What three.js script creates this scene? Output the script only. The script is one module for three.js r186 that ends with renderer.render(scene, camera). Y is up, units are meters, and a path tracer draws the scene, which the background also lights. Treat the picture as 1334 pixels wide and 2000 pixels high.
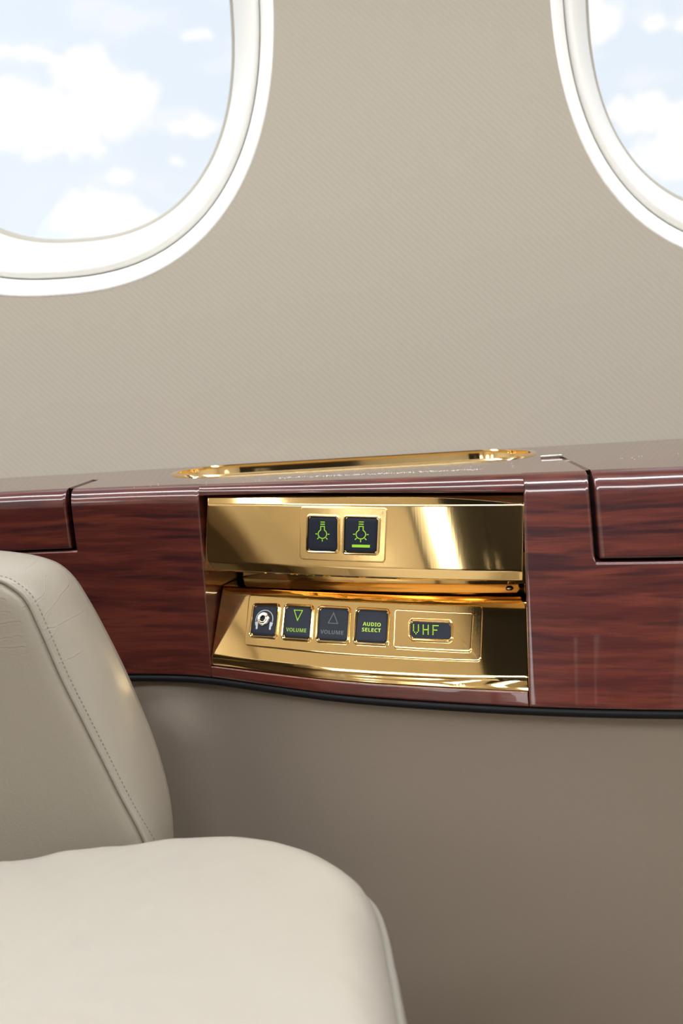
import * as THREE from 'three';
import { mergeGeometries, toCreasedNormals } from 'three/addons/utils/BufferGeometryUtils.js';
import { RoundedBoxGeometry } from 'three/addons/geometries/RoundedBoxGeometry.js';
import { RectAreaLightUniformsLib } from 'three/addons/lights/RectAreaLightUniformsLib.js';

// ---------------------------------------------------------------- noise
function hash(x, y, s = 0) {
  let h = Math.imul(x | 0, 374761393) + Math.imul(y | 0, 668265263) + Math.imul(s | 0, 1442695041);
  h = Math.imul(h ^ (h >>> 13), 1274126177); h ^= h >>> 16;
  return (h >>> 0) / 4294967296;
}
function vnoise(x, y, s = 0) {
  const ix = Math.floor(x), iy = Math.floor(y), fx = x - ix, fy = y - iy, u = fx * fx * (3 - 2 * fx), v = fy * fy * (3 - 2 * fy);
  const a = hash(ix, iy, s), b = hash(ix + 1, iy, s), c = hash(ix, iy + 1, s), d = hash(ix + 1, iy + 1, s);
  return a + (b - a) * u + (c - a) * v + (a - b - c + d) * u * v;
}
function fbm(x, y, o = 4, s = 0) { let t = 0, a = 0.5, n = 0; for (let i = 0; i < o; i++) { t += a * vnoise(x, y, s + i * 17); n += a; a *= 0.5; x = x * 2.03 + 7.1; y = y * 2.03 + 3.7; } return t / n; }
let seed = 7; const rnd = () => { seed = (Math.imul(seed, 1664525) + 1013904223) >>> 0; return seed / 4294967296; };
const lerp = (a, b, t) => a + (b - a) * t, clamp = (x, a = 0, b = 1) => Math.min(b, Math.max(a, x)), sstep = (a, b, x) => { const t = clamp((x - a) / (b - a)); return t * t * (3 - 2 * t); };

// ---------------------------------------------------------------- camera
const scene = new THREE.Scene();
const camera = new THREE.PerspectiveCamera(2 * Math.atan(1000 / 2200) * 180 / Math.PI, 1334 / 2000, 0.02, 2000);
camera.position.set(0, 0.76, 1.015);
camera.rotation.set(-Math.atan(260 / 2200), 3 * Math.PI / 180, -3.55 * Math.PI / 180, 'YXZ');
camera.focus = 0.79;
camera.userData.fStop = 7.5;

// ---------------------------------------------------------------- sky: pale blue air with fair-weather clouds, brighter towards an added, unseen sun on the far side of the cabin
const SUN = new THREE.Vector3(-0.5, 0.78, 0.55).normalize();
{
  const W = 3072, H = 1536, data = new Uint16Array(W * H * 4), half = THREE.DataUtils.toHalfFloat;
  // clouds [azimuth from -z, elevation, half width, half height] in degrees
  const clouds = [[-15.9, 12.6, 3.6, 1.9], [-13.2, 13.3, 2.6, 2.0], [-14.0, 15.0, 1.8, 1.2], [-17.8, 13.4, 2.2, 1.4], [-11.6, 14.0, 1.2, 0.9], [-9.2, 12.45, 1.25, 0.6], [-13.7, 8.4, 2.5, 1.4], [-11.6, 8.0, 1.6, 0.8], [-10.2, 11.0, 0.5, 0.3], [-12.9, 10.4, 0.7, 0.5], [-8.4, 16.4, 1.0, 0.3], [-16.5, 15.8, 1.6, 0.4],
    [10.3, 15.6, 1.6, 1.3], [9.2, 14.6, 1.4, 0.9], [12.3, 11.35, 1.6, 0.95], [14.6, 9.4, 3.0, 1.5], [13.6, 11.2, 1.3, 0.7], [13.2, 15.3, 0.9, 0.4], [14.6, 14.9, 0.5, 0.4]];
  for (let r = 0; r < H; r++) {
    const el = ((r + 0.5) / H - 0.5) * Math.PI, eld = el * 180 / Math.PI, ce = Math.cos(el), y = Math.sin(el);
    for (let c = 0; c < W; c++) {
      const ph = ((c + 0.5) / W - 0.5) * 2 * Math.PI, x = Math.cos(ph) * ce, z = Math.sin(ph) * ce;
      let R = 0.62, G = 0.64, B = 0.66;
      if (eld > -1) {
        const t = clamp((eld - 7) / 14), up = clamp((eld - 20) / 70);
        R = lerp(lerp(0.86, 0.77, t), 0.45, up); G = lerp(lerp(0.93, 0.865, t), 0.62, up); B = lerp(lerp(1.0, 0.99, t), 0.9, up);
        const az = Math.atan2(x, -z) * 180 / Math.PI;
        let d = 0;
        if (Math.abs(az) < 24 && eld < 24) {
          const wx = (fbm(az * 0.9, eld * 0.9, 5, 3) - 0.5) * 1.5, wy = (fbm(az * 0.9 + 40, eld * 0.9, 5, 9) - 0.5) * 1.1;
          for (const [ca, cy, w, h] of clouds) { const q = Math.hypot((az + wx - ca) / w, (eld + wy - cy) / h * (eld < cy ? 1.2 : 1)) + (fbm(az * 2.6 + 9, eld * 2.6, 4, 14) - 0.5) * 0.55; d = Math.max(d, sstep(1.06, 0.72, q)); }
          d = Math.max(d, 0.4 * sstep(0.52, 0.78, fbm(az * 0.3 + 11, eld * 0.7, 5, 21)));
        } else d = sstep(0.5, 0.62, fbm(x * 9 + 20, z * 9 + eld * 0.16, 5, 31)) * clamp(eld / 5);
        R = lerp(R, 1.03, d); G = lerp(G, 1.03, d); B = lerp(B, 1.03, d);
        const ang = Math.acos(clamp(x * SUN.x + y * SUN.y + z * SUN.z, -1, 1)) * 180 / Math.PI, glow = 55 * Math.exp(-ang / 14);
        R += glow; G += glow * 0.99; B += glow * 0.97;
      }
      const o = (r * W + c) * 4; data[o] = half(R); data[o + 1] = half(G); data[o + 2] = half(B); data[o + 3] = half(1);
    }
  }
  const sky = new THREE.DataTexture(data, W, H, THREE.RGBAFormat, THREE.HalfFloatType);
  sky.mapping = THREE.EquirectangularReflectionMapping; sky.magFilter = sky.minFilter = THREE.LinearFilter; sky.needsUpdate = true;
  scene.background = sky;
}
const sun = new THREE.DirectionalLight(0xfff4e6, 6);  // unseen sun, added to go with the sky glow on the far side
sun.position.copy(SUN).multiplyScalar(8); sun.target.position.set(-0.6, 0.3, 1); sun.castShadow = true;
Object.assign(sun.shadow.camera, { left: -4, right: 4, top: 4, bottom: -4, near: 0.5, far: 16 }); sun.shadow.mapSize.set(2048, 2048);
scene.add(sun, sun.target);

const EXPOSURE = 1.0, STRIP_NEAR = 17, STRIP_MID = 12;   // radiance of the two light strips along the ceiling
const CAB = { x0: -2.6, x1: 1.7, z1: 2.1, ceil: 1.75 };
RectAreaLightUniformsLib.init();

// ---------------------------------------------------------------- helpers
const used = {};
const numbered = (n) => { used[n] = (used[n] ?? -1) + 1; return used[n] ? `${n}_${String(used[n]).padStart(3, '0')}` : n; };
function obj(name, geos, m, parent = scene) {
  let g = geos;
  if (Array.isArray(geos)) g = mergeGeometries(geos.map((q) => { q = q.index ? q.toNonIndexed() : q; for (const k of Object.keys(q.attributes)) if (!['position', 'normal', 'uv'].includes(k)) q.deleteAttribute(k); return q; }), false);
  const o = new THREE.Mesh(g, m); o.name = parent === scene ? numbered(name) : name; o.castShadow = o.receiveShadow = true;
  parent.add(o); return o;
}
function thing(name, label, category, p = [0, 0, 0]) {
  const o = new THREE.Group(); o.name = numbered(name); o.position.set(...p); o.userData = { label, category }; scene.add(o); return o;
}
function struct(name, geos, m, parent) { const o = obj(name, geos, m, parent); if (!parent) o.userData.kind = 'structure'; return o; }
function structGroup(name) { const o = new THREE.Group(); o.name = numbered(name); o.userData.kind = 'structure'; scene.add(o); return o; }
// smooth curve through points [x, y]
function spline(P) {
  const n = P.length, s = [], m = [];
  for (let i = 0; i < n - 1; i++) s.push((P[i + 1][1] - P[i][1]) / (P[i + 1][0] - P[i][0]));
  for (let i = 0; i < n; i++) m.push(i === 0 ? s[0] : i === n - 1 ? s[n - 2] : (s[i - 1] * (P[i + 1][0] - P[i][0]) + s[i] * (P[i][0] - P[i - 1][0])) / (P[i + 1][0] - P[i - 1][0]));
  return (x) => {
    let i = 0; while (i < n - 2 && x > P[i + 1][0]) i++;
    const h = P[i + 1][0] - P[i][0], t = (x - P[i][0]) / h, t2 = t * t, t3 = t2 * t;
    return (2 * t3 - 3 * t2 + 1) * P[i][1] + (t3 - 2 * t2 + t) * h * m[i] + (-2 * t3 + 3 * t2) * P[i + 1][1] + (t3 - t2) * h * m[i + 1];
  };
}
// grid of points P[i][j] -> geometry; uv from Q[i][j]
function gridGeo(P, Q, flip = false) {
  const n = P.length, m = P[0].length, pos = [], uv = [], idx = [];
  for (let i = 0; i < n; i++) for (let j = 0; j < m; j++) { pos.push(...P[i][j]); uv.push(...Q[i][j]); }
  for (let i = 0; i < n - 1; i++) for (let j = 0; j < m - 1; j++) {
    const a = i * m + j, b = a + m, c = b + 1, d = a + 1;
    if (flip) idx.push(a, d, b, b, d, c); else idx.push(a, b, d, b, c, d);
  }
  const g = new THREE.BufferGeometry();
  g.setAttribute('position', new THREE.Float32BufferAttribute(pos, 3)); g.setAttribute('uv', new THREE.Float32BufferAttribute(uv, 2)); g.setIndex(idx);
  g.computeVertexNormals(); return g;
}
// keeps edges sharper than the angle; done in millimetres and up, because the addon joins points closer than a hundredth of a unit
function creased(g, angle) { return toCreasedNormals(g.scale(2000, 2000, 2000), angle).scale(0.0005, 0.0005, 0.0005); }
// a panel whose front follows the surface z = S(x, y), with rounded edges that turn back into its depth
function panel({ x0, x1, y0, y1, S, r, D, nx = 40, ny = 24, arc = 5, chamfer = {}, slant = {}, rightRound = () => 1 }) {
  const fn = (f) => (typeof f === 'function' ? f : () => f), X0 = fn(x0), X1 = fn(x1), Y0 = fn(y0), Y1 = fn(y1);
  const stops = (ra, rb, Da, Db, n, ca, cb) => {
    const s = [{ side: 0, d: 0, e: ra, D: Da }];
    for (let k = 0; k <= arc; k++) { const q = (k / arc) * Math.PI / 2; s.push(ca ? { side: 0, d: ra * k / arc, e: ca * (1 - k / arc) } : { side: 0, d: ra * (1 - Math.cos(q)), e: ra * (1 - Math.sin(q)) }); }
    for (let k = 1; k < n; k++) s.push({ side: 2, t: k / n, e: 0 });
    for (let k = arc; k >= 0; k--) { const q = (k / arc) * Math.PI / 2; s.push(cb ? { side: 1, d: rb * k / arc, e: cb * (1 - k / arc) } : { side: 1, d: rb * (1 - Math.cos(q)), e: rb * (1 - Math.sin(q)) }); }
    s.push({ side: 1, d: 0, e: rb, D: Db }); return s;
  };
  const at = (s, a, b, ra, rb) => (s.side === 0 ? a + s.d : s.side === 1 ? b - s.d : lerp(a + ra, b - rb, s.t));
  const SX = stops(r.l, r.r, D.l, D.r, nx, chamfer.l, chamfer.r), SY = stops(r.b, r.t, D.b, D.t, ny, chamfer.b, chamfer.t), P = [], Q = [];
  const xa = X0(0.5), xb = X1(0.5);
  for (const sx of SX) {
    const u = (at(sx, xa, xb, r.l, r.r) - xa) / (xb - xa), row = [], qrow = [];
    for (const sy of SY) {
      const ya = Y0(u), yb = Y1(u), y = at(sy, ya, yb, r.b, r.t), v = (y - ya) / (yb - ya), k = sx.side === 1 ? rightRound(y) : 1, x = at(sx.side === 1 ? { ...sx, d: sx.d * k } : sx, X0(v), X1(v), r.l, r.r), ex = sx.e * k;
      let e = Math.min(ex + sy.e, Math.max(ex, sy.e, Math.hypot(ex, sy.e)));
      const DX = fn(sx.D ?? 0)(x), sl = sx.D ? (sx.side ? slant.r : slant.l) ?? 0 : 0, DY = fn(sy.D ?? 0)(x); e = Math.max(e, DX, DY);
      row.push([x + sl * DX, y, S(x, y) - e]);
      qrow.push([x + (sx.D ? (sx.side ? DX : -DX) : 0), y + (sy.D ? (sy.side ? DY : -DY) : 0)]);
    }
    P.push(row); Q.push(qrow);
  }
  return gridGeo(P, Q);
}
// rounded rectangle outline, 4 * n points, the same count for every inset
function rrect(w, h, r, n = 8, m = 8) {
  r = Math.min(r, w / 2, h / 2); const p = [];
  const c = [[w / 2 - r, h / 2 - r, 0], [-w / 2 + r, h / 2 - r, 1], [-w / 2 + r, -h / 2 + r, 2], [w / 2 - r, -h / 2 + r, 3]];
  for (let k = 0; k < 4; k++) {
    const [cx, cy, q] = c[k], nx = c[(k + 1) % 4];
    for (let i = 0; i <= n; i++) { const a = (q + i / n) * Math.PI / 2; p.push([cx + r * Math.cos(a), cy + r * Math.sin(a)]); }
    const ea = (q + 1) * Math.PI / 2, A = [cx + r * Math.cos(ea), cy + r * Math.sin(ea)], B = [nx[0] + r * Math.cos(ea), nx[1] + r * Math.sin(ea)];
    for (let i = 1; i < m; i++) p.push([lerp(A[0], B[0], i / m), lerp(A[1], B[1], i / m)]);
  }
  return p;
}
// raised or sunk rounded-rectangle feature; put(a, b, h) places it; profile = [[inset, height], ...]
function feature(w, h, r, profile, put, fill = false, m = 10) {
  const rings = profile.map(([i, z]) => ({ p: rrect(w - 2 * i, h - 2 * i, Math.max(r - i, 0.0003), 8, m), z }));
  if (fill) {
    const [i0, z] = profile[profile.length - 1], lim = Math.min(w, h) / 2 - 1e-5;
    for (let k = 1; k <= 5; k++) rings.push({ p: rrect(w - 2 * lerp(i0, lim, k / 5), h - 2 * lerp(i0, lim, k / 5), Math.max(r - lerp(i0, lim, k / 5), 1e-6), 8, m), z });
  }
  const P = rings.map(({ p, z }) => [...p, p[0]].map(([a, b]) => put(a, b, z))), Q = rings.map(({ p }) => [...p, p[0]].map(([a, b]) => [a / w + 0.5, b / h + 0.5]));
  return creased(gridGeo(P, Q), 0.6);
}
function bilinear([bl, br, tl, tr]) { return (s, t) => [lerp(lerp(bl[0], br[0], s), lerp(tl[0], tr[0], s), t), lerp(lerp(bl[1], br[1], s), lerp(tl[1], tr[1], s), t)]; }
// places local (a, b, height) of a w x h patch with these corners (x, y) on the surface S
function onSurface(S, corners, w, h) {
  const f = bilinear(corners);
  return (a, b, k) => {
    const [x, y] = f(a / w + 0.5, b / h + 0.5), e = 1e-4, z = S(x, y), n = new THREE.Vector3(-(S(x + e, y) - S(x - e, y)) / (2 * e), -(S(x, y + e) - S(x, y - e)) / (2 * e), 1).normalize();
    return [x + n.x * k, y + n.y * k, z + n.z * k];
  };
}
function resample(pts, n, closed = false) { return new THREE.CatmullRomCurve3(pts.map((p) => new THREE.Vector3(p[0], p[1], p[2] ?? 0)), closed, 'centripetal').getSpacedPoints(n); }
function boxAt(w, h, d, x, y, z, r = 0.003) { return new RoundedBoxGeometry(w, h, d, 2, r).translate(x, y, z); }

// ---------------------------------------------------------------- textures
function dataTex(w, h, f, srgb, wrap = THREE.RepeatWrapping) {
  const d = new Uint8Array(w * h * 4);
  for (let j = 0; j < h; j++) for (let i = 0; i < w; i++) { const c = f(i, j), o = (j * w + i) * 4; d[o] = clamp(c[0]) * 255; d[o + 1] = clamp(c[1]) * 255; d[o + 2] = clamp(c[2]) * 255; d[o + 3] = 255; }
  const t = new THREE.DataTexture(d, w, h); t.wrapS = t.wrapT = wrap; t.magFilter = THREE.LinearFilter; t.minFilter = THREE.LinearFilter; if (srgb) t.colorSpace = THREE.SRGBColorSpace; t.needsUpdate = true; return t;
}
const rep = (t, su, sv) => { t.repeat.set(1 / su, 1 / sv); return t; };
const mixc = (a, b, t) => [lerp(a[0], b[0], t), lerp(a[1], b[1], t), lerp(a[2], b[2], t)];
// figured veneer, grain along x, 0.68 x 0.34 m
const woodMap = rep(dataTex(2048, 1024, (i, j) => {
  const x = i / 2048 * 0.68, y = j / 1024 * 0.34;
  const wy = y + (fbm(x * 9, y * 20, 3, 5) - 0.5) * 0.012;
  const bands = 0.6 * fbm(x * 9, wy * 120, 4, 11) + 0.4 * fbm(x * 26, wy * 330, 3, 15), streak = fbm(x * 26, wy * 420, 3, 23), fine = fbm(x * 90, wy * 1700, 2, 41), cloud = fbm(x * 8, y * 14, 3, 61);
  let c = mixc([0.285, 0.122, 0.105], [0.38, 0.18, 0.135], sstep(0.3, 0.72, bands));
  c = mixc(c, [0.47, 0.22, 0.13], 0.5 * sstep(0.52, 0.78, streak) * sstep(0.3, 0.65, cloud));
  c = mixc(c, [0.175, 0.082, 0.095], 0.8 * sstep(0.53, 0.72, 0.5 * fbm(x * 8 + 3, wy * 105 + 9, 4, 77) + 0.5 * fbm(x * 24 + 3, wy * 300 + 9, 3, 83)));
  c = mixc(c, [0.22, 0.095, 0.085], 0.4 * sstep(0.5, 0.7, streak) * (1 - cloud));
  const k = 0.88 + 0.24 * fine; return [c[0] * k, c[1] * k, c[2] * k];
}, true, THREE.MirroredRepeatWrapping), 0.68, 0.34);
const grainMap = rep(dataTex(512, 512, (i, j) => {
  const per = (x, y, f, s) => { const u = x * f, v = y * f; let a = 9, b = 9; for (let q = -1; q < 2; q++) for (let p = -1; p < 2; p++) { const cx = Math.floor(u) + p, cy = Math.floor(v) + q, wx = ((cx % f) + f) % f, wy = ((cy % f) + f) % f, dx = cx + hash(wx, wy, s) - u, dy = cy + hash(wx, wy, s + 5) - v, d = dx * dx + dy * dy; if (d < a) { b = a; a = d; } else if (d < b) b = d; } return Math.sqrt(b) - Math.sqrt(a); };
  const v = clamp(per(i / 512, j / 512, 30, 3) * 2.2) * 0.7 + 0.3 * clamp(per(i / 512, j / 512, 61, 13) * 2); return [v, v, v];
}), 0.03, 0.03);
const fabricMap = rep(dataTex(512, 512, (i, j) => {
  const d = (i + j) / 512, rib = 0.5 + 0.5 * Math.cos(d * 2 * Math.PI * 10), th = 0.5 + 0.5 * Math.cos((i - j) / 512 * 2 * Math.PI * 40), v = 0.75 * rib + 0.25 * th * rib; return [v, v, v];
}), 0.06, 0.06);
const fabricTint = rep(dataTex(512, 512, (i, j) => {
  const d = (i + j) / 512, rib = 0.5 + 0.5 * Math.cos(d * 2 * Math.PI * 10), k = 0.985 + 0.015 * rib + (hash(i, j, 3) - 0.5) * 0.02; return [k, k, k];
}), 0.06, 0.06);
const brushMap = rep(dataTex(512, 512, (i, j) => { const v = 0.5 + 0.35 * (vnoise(i / 3, j / 90, 2) - 0.5) + 0.35 * (vnoise(i / 60, j / 2.4, 8) - 0.5); return [v, v, v]; }), 0.12, 0.12);
const woodDark = rep(dataTex(512, 512, (i, j) => { const v = fbm(i / 18, j / 160, 4, 9); return mixc([0.07, 0.055, 0.045], [0.13, 0.10, 0.075], v); }, true), 0.5, 0.5);
const carpetMap = rep(dataTex(256, 256, (i, j) => { const v = 0.8 + 0.4 * (hash(i >> 1, j >> 1, 4) - 0.5); return [0.86 * v, 0.81 * v, 0.72 * v]; }, true), 0.2, 0.2);
// outline and seam of the armchair's backrest (right half; the left half mirrors it)
const AX = -0.5;
const sil = resample([[AX, 0.669], [-0.42, 0.669], [-0.36, 0.6685], [-0.30, 0.6662], [-0.2581, 0.6614], [-0.2384, 0.657], [-0.2256, 0.6513], [-0.2164, 0.6418], [-0.2064, 0.6228], [-0.1967, 0.6004], [-0.1879, 0.5779], [-0.1798, 0.5535], [-0.1724, 0.5291], [-0.167, 0.5045], [-0.1643, 0.4835], [-0.164, 0.4659], [-0.167, 0.43], [-0.178, 0.39], [-0.2, 0.368], [-0.25, 0.36], [-0.36, 0.36], [AX, 0.36]], 220);
const seamP = [[AX, 0.6585], [-0.42, 0.6585], [-0.36, 0.658], [-0.30, 0.6565], [-0.262, 0.6540], [-0.245, 0.6507], [-0.2376, 0.6462], [-0.2303, 0.6388], [-0.2214, 0.6161], [-0.2127, 0.59], [-0.2023, 0.5636], [-0.1918, 0.537], [-0.1813, 0.5102], [-0.1708, 0.4849], [-0.1678, 0.472], [-0.1715, 0.44], [-0.19, 0.40], [-0.21, 0.382], [-0.25, 0.375], [-0.36, 0.375], [AX, 0.375]];
const seam = resample(seamP, 220);
const backUV = (x, y, z) => [x - (z - 0.31) * 0.9, y];   // unrolls the rounded border
function unroll([x, y]) {
  let best = 9, z = 0.351; for (let i = 20; i < 200; i += 0.125) for (let k = 0; k <= 90; k++) { const q = Math.floor(i), f = i - q, a = (k / 90) * Math.PI / 2, w = 1 - Math.cos(a), d = Math.hypot(lerp(lerp(sil[q].x, sil[q + 1].x, f), lerp(seam[q].x, seam[q + 1].x, f), w) - x, lerp(lerp(sil[q].y, sil[q + 1].y, f), lerp(seam[q].y, seam[q + 1].y, f), w) - y); if (d < best) { best = d; z = 0.31 + 0.0415 * Math.sin(a); } }
  return backUV(x, y, z);
}
// creases of the worn leather round the top of the backrest: [x, y] in metres as they lie on it
const CREASES = [
  [[-0.2411, 0.661], [-0.2352, 0.6563], [-0.231, 0.6493], [-0.2296, 0.6439], [-0.2295, 0.6405]], [[-0.2234, 0.6484], [-0.2214, 0.6435], [-0.2213, 0.6391], [-0.2245, 0.6363], [-0.2286, 0.6346], [-0.2326, 0.6334]],
  [[-0.2152, 0.648], [-0.2139, 0.6411], [-0.215, 0.6344], [-0.2184, 0.6287], [-0.2214, 0.6225], [-0.2227, 0.6197]], [[-0.2229, 0.6172], [-0.2193, 0.619], [-0.2129, 0.6201], [-0.2074, 0.6218], [-0.2034, 0.6236], [-0.2022, 0.6259]],
  [[-0.2226, 0.6104], [-0.218, 0.6126], [-0.2147, 0.6158], [-0.2135, 0.6187]], [[-0.2165, 0.5973], [-0.209, 0.5989], [-0.2025, 0.601]], [[-0.1975, 0.6242], [-0.1993, 0.6199], [-0.202, 0.6171]],
  [[-0.2266, 0.6345], [-0.2251, 0.6296], [-0.2242, 0.6242], [-0.2236, 0.6202]], [[-0.2458, 0.6477], [-0.2394, 0.6483], [-0.2336, 0.6475]],
  [[-0.2514, 0.6397], [-0.2474, 0.6405], [-0.2441, 0.6398]], [[-0.2529, 0.6251], [-0.2465, 0.6251], [-0.2391, 0.6259], [-0.2362, 0.6258]], [[-0.2538, 0.6154], [-0.2464, 0.616], [-0.2375, 0.617]], [[-0.2522, 0.632], [-0.2463, 0.6324], [-0.2424, 0.6319]], [[-0.2543, 0.6105], [-0.2446, 0.6098], [-0.2358, 0.6101]]];
const creaseMap = (() => {
  const N = 2048, x0 = -0.40, y0 = 0.44, w = 0.26, c = document.createElement('canvas'); c.width = c.height = N;
  const g = c.getContext('2d'), im = g.createImageData(N, N);
  for (let j = 0; j < N; j++) for (let i = 0; i < N; i++) {
    const x = i / 9, y = j / 9, v = 150 + 12 * (vnoise(x, y, 4) - 0.5) + 10 * (vnoise(x * 2.3, y * 2.3, 8) - 0.5) + 22 * (fbm(i / 130, j / 130, 3, 15) - 0.5), o = (j * N + i) * 4;
    im.data[o] = im.data[o + 1] = im.data[o + 2] = v; im.data[o + 3] = 255;
  }
  g.putImageData(im, 0, 0); g.lineCap = 'round'; g.lineJoin = 'round';
  const px = (p) => { const [x, y] = unroll(p); return [(x - x0) / w * N, N - (y - y0) / w * N]; };
  for (const p of CREASES) for (const [lw, dx, a, col] of [[22, 6, 0.16, '255,255,255'], [11, 5, 0.22, '255,255,255'], [8, 0, 0.16, '60,60,60'], [4, 0, 0.22, '40,40,40']]) {
    g.strokeStyle = `rgba(${col},${a})`; g.lineWidth = lw; g.beginPath();
    resample(p, 24).forEach((q, k) => { const [X, Y] = px([q.x, q.y]); const j = (vnoise(k * 0.8, p[0][0] * 1000, 5) - 0.5) * 8; k ? g.lineTo(X + dx + j, Y - dx + j) : g.moveTo(X + dx, Y - dx); }); g.stroke();
  }
  for (let k = 0; k < 140; k++) {   // fine short wrinkles at the shoulder
    const X = lerp(-0.252, -0.205, rnd()), Y = lerp(0.602, 0.655, rnd()), [a, b] = px([X, Y]), t = rnd() * 1.2 - 0.9, l = 14 + 34 * rnd();
    g.strokeStyle = `rgba(${rnd() < 0.5 ? '240,240,240' : '30,30,30'},0.10)`; g.lineWidth = 2 + 3 * rnd(); g.beginPath(); g.moveTo(a, b); g.quadraticCurveTo(a + l * Math.cos(t) * 0.5 + 6, b + l * Math.sin(t) * 0.5, a + l * Math.cos(t), b + l * Math.sin(t)); g.stroke();
  }
  const t = new THREE.CanvasTexture(c); t.wrapS = t.wrapT = THREE.ClampToEdgeWrapping; t.repeat.set(1 / w, 1 / w); t.offset.set(-x0 / w, -y0 / w); return t;
})();
// printed faces of the keys
function face(draw, w = 448, h = 512) {
  const c = document.createElement('canvas'); c.width = w; c.height = h; const g = c.getContext('2d');
  g.fillStyle = '#191d27'; g.fillRect(0, 0, w, h); g.lineCap = 'butt'; g.lineJoin = 'miter'; draw(g, w, h);
  const t = new THREE.CanvasTexture(c); t.colorSpace = THREE.SRGBColorSpace; return t;
}
const GREEN = '#8fc02f', DIM = '#55585a';
const bulb = (cy, bar) => (g, w) => {
  const cx = w / 2, r = 66; g.strokeStyle = g.fillStyle = GREEN; g.lineWidth = 13;
  g.beginPath(); g.arc(cx, cy, r, -Math.PI / 2 + 0.46, Math.PI * 1.5 - 0.46); g.lineTo(cx - 29, cy - 118); g.lineTo(cx + 29, cy - 118); g.closePath(); g.stroke();
  g.fillRect(cx - 34, cy - 158, 68, 15); g.fillRect(cx - 34, cy - 190, 68, 13);
  for (const [a, l] of [[0, 30], [180, 30], [90, 36], [45, 34], [135, 34]]) { const q = a * Math.PI / 180; g.lineWidth = 14; g.beginPath(); g.moveTo(cx + Math.cos(q) * (r + 13), cy + Math.sin(q) * (r + 13)); g.lineTo(cx + Math.cos(q) * (r + 13 + l), cy + Math.sin(q) * (r + 13 + l)); g.stroke(); }
  if (bar) g.fillRect(cx - 118, 398, 250, 40);
};
const text = (g, s, x, y, size, col) => { g.fillStyle = col; g.font = `bold ${size}px sans-serif`; g.textAlign = 'center'; g.textBaseline = 'middle'; g.fillText(s, x, y); };
const triangle = (g, up, col, cx, cy, s) => { g.strokeStyle = col; g.lineWidth = 13; g.beginPath(); g.moveTo(cx - s, cy + (up ? s * 1.1 : -s * 1.1)); g.lineTo(cx + s, cy + (up ? s * 1.1 : -s * 1.1)); g.lineTo(cx, cy + (up ? -s * 1.25 : s * 1.25)); g.closePath(); g.stroke(); };
const FACE = {
  bulb: face(bulb(258, false)), bulbBar: face(bulb(246, true)),
  down: face((g, w) => { triangle(g, false, GREEN, w * 0.5, 135, 72); text(g, 'VOLUME', w * 0.49, 385, 86, '#7f9f36'); }),
  up: face((g, w) => { triangle(g, true, DIM, w * 0.5, 160, 72); text(g, 'VOLUME', w * 0.49, 385, 88, DIM); }),
  audio: face((g, w) => { text(g, 'AUDIO', w * 0.51, 225, 84, '#9fbd3c'); text(g, 'SELECT', w * 0.5, 318, 84, '#9fbd3c'); }),
  phones: face((g, w) => {
    g.strokeStyle = g.fillStyle = '#aab0b2'; g.lineWidth = 14; g.beginPath(); g.arc(w * 0.5, 236, 160, Math.PI * 0.93, Math.PI * 2.07); g.stroke();
    g.lineCap = 'round'; g.lineWidth = 34; for (const s of [-1, 1]) { g.beginPath(); g.moveTo(w * 0.5 + s * 128, 290); g.lineTo(w * 0.5 + s * 126, 392); g.stroke(); g.lineWidth = 24; g.beginPath(); g.moveTo(w * 0.5 + s * 158, 292); g.lineTo(w * 0.5 + s * 144, 340); g.stroke(); g.lineWidth = 34; }
  }),
};
const FONT57 = { V: ['10001', '10001', '10001', '10001', '10001', '01010', '00100'], H: ['10001', '10001', '10001', '11111', '10001', '10001', '10001'], F: ['11111', '10000', '10000', '11110', '10000', '10000', '10000'] };
const dots = (bg, on) => face((g, w, h) => {
  g.fillStyle = bg; g.fillRect(0, 0, w, h);
  [...'VHF'].forEach((ch, k) => FONT57[ch].forEach((row, j) => [...row].forEach((b, i) => { if (b === '1') { g.fillStyle = on; g.beginPath(); g.arc(44 + k * 158 + i * 20, 62 + j * 29, 9.5, 0, 7); g.fill(); } })));
}, 640, 320);
FACE.vhf = dots('#141923', '#93b80f'); FACE.vhfGlow = dots('#000000', '#a8f000');

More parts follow.
